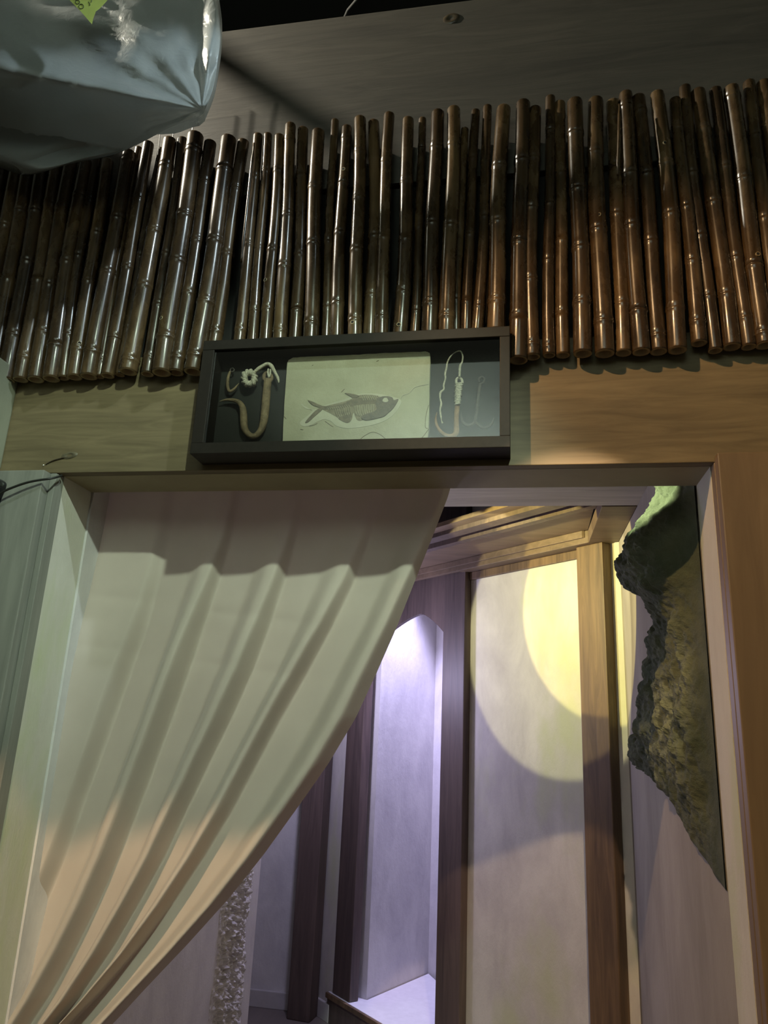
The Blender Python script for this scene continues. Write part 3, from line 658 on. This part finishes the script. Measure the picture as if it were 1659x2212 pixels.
# ------------------------------------------------------------------ curtain
rows = [1040, 1065, 1150, 1250, 1350, 1450, 1550, 1650, 1750, 1850, 1950, 2050, 2150, 2212, 2330]
F = {  # photo x of each fold crease on the rows above, left edge .. right edge
 0: [190, 188, 168, 150, 128, 106, 78, 50, 24, 0, -25, -50, -75, -90, -120],
 1: [368, 365, 352, 332, 305, 270, 235, 198, 162, 125, 85, 40, -10, -40, -90],
 2: [510, 507, 490, 462, 428, 395, 360, 322, 285, 245, 200, 150, 95, 55, -20],
 3: [650, 648, 632, 605, 572, 535, 490, 440, 392, 345, 290, 232, 165, 115, 25],
 4: [822, 820, 795, 758, 710, 655, 598, 545, 492, 432, 365, 290, 205, 145, 45],
 5: [972, 965, 932, 892, 852, 808, 762, 702, 632, 560, 480, 390, 295, 238, 120]}
nv = 150; per = 26
def fold_at(i, r):
    return interp(list(zip(rows, F[i])), r)
bm = bmesh.new(); grid = []
for j in range(nv+1):
    py = 1040+(2330-1040)*j/nv
    v = j/nv; row = []
    amp = 0.016+0.072*sstep(0.02, 0.35, v)
    for i in range(5):
        xa = fold_at(i, py); xb = fold_at(i+1, py)
        for k in range(per if i < 4 else per+1):
            t = k/per
            # pleat profile: flat recessed field, then a forward roll that tucks back at the crease
            roll = (0.42*t/0.82+0.58*sstep(0.48, 0.80, t) if t < 0.82 else 1.0)*(1-sstep(0.91, 1.0, t)) if i > 0 else 0.65*sstep(0.05, 0.3, t)*(1-sstep(0.88, 1.0, t))
            sag = 0.35*math.sin(math.pi*min(1, t/0.55))*sstep(0.15, 0.8, v)
            yy = 0.262-amp*(roll*1.05+0.0*sag)
            yy += 0.004*noise.noise(Vector((i*3+t*1.5, v*7, 1)))+0.010*sstep(0.7, 1, v)*noise.noise(Vector((i+t*3, v*9, 5)))
            # faint storage creases across the cloth
            for cy_ in (1390, 1280):
                yy += 0.0022*math.exp(-((py-cy_-30*(t+i)*0.6)/9)**2)*(1 if (i in (0, 2, 3)) else 0.2)
            xx = xa+(xb-xa)*(t+0.05*math.sin(2*math.pi*t)*0)
            p0 = onY(xx, py, 0.225); row.append(bm.verts.new((p0.x, yy, p0.z)))
    grid.append(row)
for a, b in zip(grid, grid[1:]):
    for i in range(len(a)-1): bm.faces.new((a[i], a[i+1], b[i+1], b[i]))
bmesh.ops.recalc_face_normals(bm, faces=bm.faces[:])
m, nt, b = new_mat('beige_curtain_cloth')
v = coords(nt, (1, 1, 1)); n = tex_noise(nt, v, 6, 3)
r = ramp(nt, [(0.3, (0.49, 0.435, 0.365)), (0.7, (0.55, 0.49, 0.415))]); nt.links.new(n, r.inputs[0]); nt.links.new(r.outputs[0], b.inputs['Base Color'])
b.inputs['Roughness'].default_value = 0.75; b.inputs['Sheen Weight'].default_value = 0.15
tl = nt.nodes.new('ShaderNodeBsdfTranslucent'); tl.inputs[0].default_value = (0.55, 0.45, 0.35, 1)
mx = nt.nodes.new('ShaderNodeMixShader'); mx.inputs[0].default_value = 0.12
out = nt.nodes['Material Output']; nt.links.new(b.outputs[0], mx.inputs[1]); nt.links.new(tl.outputs[0], mx.inputs[2]); nt.links.new(mx.outputs[0], out.inputs[0])
cu = tag(obj('curtain', bm, m, None, True), 'pleated beige cloth curtain drawn to the lower left of the doorway', 'curtain')
sm_ = cu.modifiers.new('sub', 'SUBSURF'); sm_.levels = 1; sm_.render_levels = 1
bm = bmesh.new(); tube(bm, [(JL, 0.24, 2.33), (JR, 0.24, 2.33)], 0.010, 10)
tag(obj('curtain_rod', bm, M_metal, None, True), 'metal rod carrying the beige curtain behind the lintel', 'rod')

# ------------------------------------------------------------------ plastic bag
TIP = (436, 236)
outline = smooth_path([(p[0], p[1], 0) for p in [(440, 246), (462, 190), (473, 130), (480, 65), (475, 10), (466, -30), (435, -58), (330, -78), (150, -84), (-20, -74), (-120, -40), (-165, 40), (-160, 170), (-120, 300), (-50, 345), (0, 362), (45, 377), (85, 374), (150, 355), (240, 336), (300, 311), (350, 285), (405, 262), (428, 256)]], 5)
ND, NR = len(outline), 34
def ridge_depth(px, py):
    # front surface of the bag: a broad swelling with an edge from the tip towards the left
    t = min(1.0, max(0.0, (TIP[0]-px)/560.0))
    edge_y = 228-86*t-20*t*t                     # photo height of the lower edge
    d = py-edge_y
    y = -0.335-0.13*t
    if d < 0: y += 0.00042*(-d)*(0.55+0.5*t)
    else: y += 0.0016*d*(0.7+0.6*t)
    return min(y, -0.20)
bm = bmesh.new(); front = []
for j in range(NR+1):
    s = j/NR; row = []
    for k in range(ND):
        o_ = outline[k]; px = TIP[0]+(o_[0]-TIP[0])*s; py = TIP[1]+(o_[1]-TIP[1])*s
        ang = math.atan2(py-TIP[1], px-TIP[0]); rr = math.hypot(px-TIP[0], py-TIP[1])
        y = ridge_depth(px, py)
        fold = 0.75*math.sin(ang*8+0.6*math.sin(ang*4))+0.35*math.sin(ang*17+1.3)
        lower = sstep(20, 90, py-(228-86*min(1, max(0, (TIP[0]-px)/560.0))))
        y -= 0.022*fold*min(1, rr/150)*math.exp(-rr/520)*(1-0.7*lower)
        q = Vector((px*0.012, py*0.012, 2)); y -= 0.030*abs(noise.noise(q))*(1-0.5*lower)*min(1, rr/120)
        q = Vector((px*0.03+py*0.01, py*0.02, 7)); y -= 0.011*abs(noise.noise(q))*(1-0.6*lower)*min(1, rr/120)
        e = sstep(0.86, 1.0, s); y += e*e*0.05
        if j == 0: y = ridge_depth(*TIP)
        p = onY(px, py, y); row.append(bm.verts.new(p))
    front.append(row)
for a, b in zip(front, front[1:]):
    for k in range(ND-1): bm.faces.new((a[k], a[k+1], b[k+1], b[k]))
    bm.faces.new((a[ND-1], a[0], b[0], b[ND-1]))
# back of the bag
cen = sum((v.co for v in front[-1]), Vector())/ND
prev = front[-1]
for s, dy in ((0.97, 0.05), (0.85, 0.10), (0.6, 0.13), (0.25, 0.14)):
    ring = [bm.verts.new((cen.x+(v.co.x-cen.x)*s, min(-0.21, v.co.y+dy*0.6), cen.z+(v.co.z-cen.z)*s)) for v in front[-1]]
    for k in range(ND): bm.faces.new((prev[k], prev[(k+1) % ND], ring[(k+1) % ND], ring[k]))
    prev = ring
bm.faces.new(prev)
bmesh.ops.remove_doubles(bm, verts=bm.verts[:], dist=0.0002)
bmesh.ops.recalc_face_normals(bm, faces=bm.faces[:])
m, nt, b = new_mat('translucent_polythene')
b.inputs['Base Color'].default_value = (0.40, 0.43, 0.43, 1); b.inputs['Roughness'].default_value = 0.30
v = coords(nt); bump(nt, b, tex_noise(nt, v, 26, 6, 0.6, 1.5), 0.35, 0.008)
tl = nt.nodes.new('ShaderNodeBsdfTranslucent'); tl.inputs[0].default_value = (0.40, 0.44, 0.44, 1)
tp = nt.nodes.new('ShaderNodeBsdfTransparent'); tp.inputs[0].default_value = (0.8, 0.83, 0.82, 1)
m1 = nt.nodes.new('ShaderNodeMixShader'); m1.inputs[0].default_value = 0.35
m2 = nt.nodes.new('ShaderNodeMixShader'); m2.inputs[0].default_value = 0.12
out = nt.nodes['Material Output']
nt.links.new(b.outputs[0], m1.inputs[1]); nt.links.new(tl.outputs[0], m1.inputs[2]); nt.links.new(m1.outputs[0], m2.inputs[1]); nt.links.new(tp.outputs[0], m2.inputs[2]); nt.links.new(m2.outputs[0], out.inputs[0])
bag = thing('plastic_bag', 'crumpled translucent plastic bag hanging in the upper left corner', 'plastic bag')
obj('film', bm, m, bag, True)
bm = bmesh.new(); _bt = onY(150, -80, -0.33); tube(bm, [_bt, (_bt.x, _bt.y, 5.2)], 0.004, 8); obj('hanging_cord', bm, M_metal, bag)
# yellow paper tag on the bag with its marks
TY = -0.50
def bagpt(px, py, dy=0.0): return onY(px, py, TY+dy)
M_tag = mat_plain('yellow_green_paper', (0.42, 0.50, 0.12), 0.6, 0, 0.08)
bm = bmesh.new()
tp_ = [(100, -60), (225, -75), (244, -20), (231, 2), (216, 18), (207, 25), (201, 42), (199, 53), (172, 22), (152, 2)]
a = [bm.verts.new(bagpt(*p)) for p in tp_]; b_ = [bm.verts.new(bagpt(*p, 0.0012)) for p in tp_]
bm.faces.new(a); bm.faces.new(b_[::-1])
for i in range(len(a)): bm.faces.new((a[i], b_[i], b_[(i+1) % len(a)], a[(i+1) % len(a)]))
bmesh.ops.recalc_face_normals(bm, faces=bm.faces[:])
tg = obj('paper_tag', bm, M_tag, bag); tg['label'] = 'yellow-green paper tag with dark print'
M_ink = mat_plain('dark_green_ink', (0.06, 0.08, 0.03), 0.7)
def mark(pts, r=0.0009):
    bm = bmesh.new(); tube(bm, [bagpt(p[0], p[1], -0.0006) for p in smooth_path([(*q, 0) for q in pts], 5)], r, 6); obj('printed_mark', bm, M_ink, tg, True)
el = lambda cx, cy, rx, ry: [(cx+rx*math.cos(k*math.pi/5), cy+ry*math.sin(k*math.pi/5)) for k in range(11)]
mark(el(175.5, 14, 5.2, 5.0)); mark(el(167.5, 4.5, 4.6, 4.2)); mark(el(164, -4, 4.2, 4.0))
mark([(191, 4), (194, 8), (194, 12)]); mark([(197, -2), (198, 2), (196, 5)])

# overhead pipe whose shadow crosses the header board, and ceiling conduit
_t1, _t2, _w = onY(480, 130, 0.0), onY(735, 300, 0.0), Vector(WPOS)
bm = bmesh.new(); tube(bm, [_w.lerp(_t1+(_t1-_t2)*0.9, 0.36), _w.lerp(_t2+(_t2-_t1)*0.05, 0.36)], 0.013, 12)
tag(obj('overhead_pipe', bm, M_metal, None, True), 'short dark overhead pipe in front of the header board', 'pipe')
bm = bmesh.new(); tube(bm, [onY(735, 60, 0.35), onY(752, 22, 0.30), onY(775, -5, 0.25), onY(790, -60, 0.2)], 0.006, 8)
tag(obj('ceiling_conduit', bm, mat_plain('grey_conduit', (0.02, 0.02, 0.018), 0.8), None, True), 'thin grey conduit in the darkness above the header board', 'conduit')
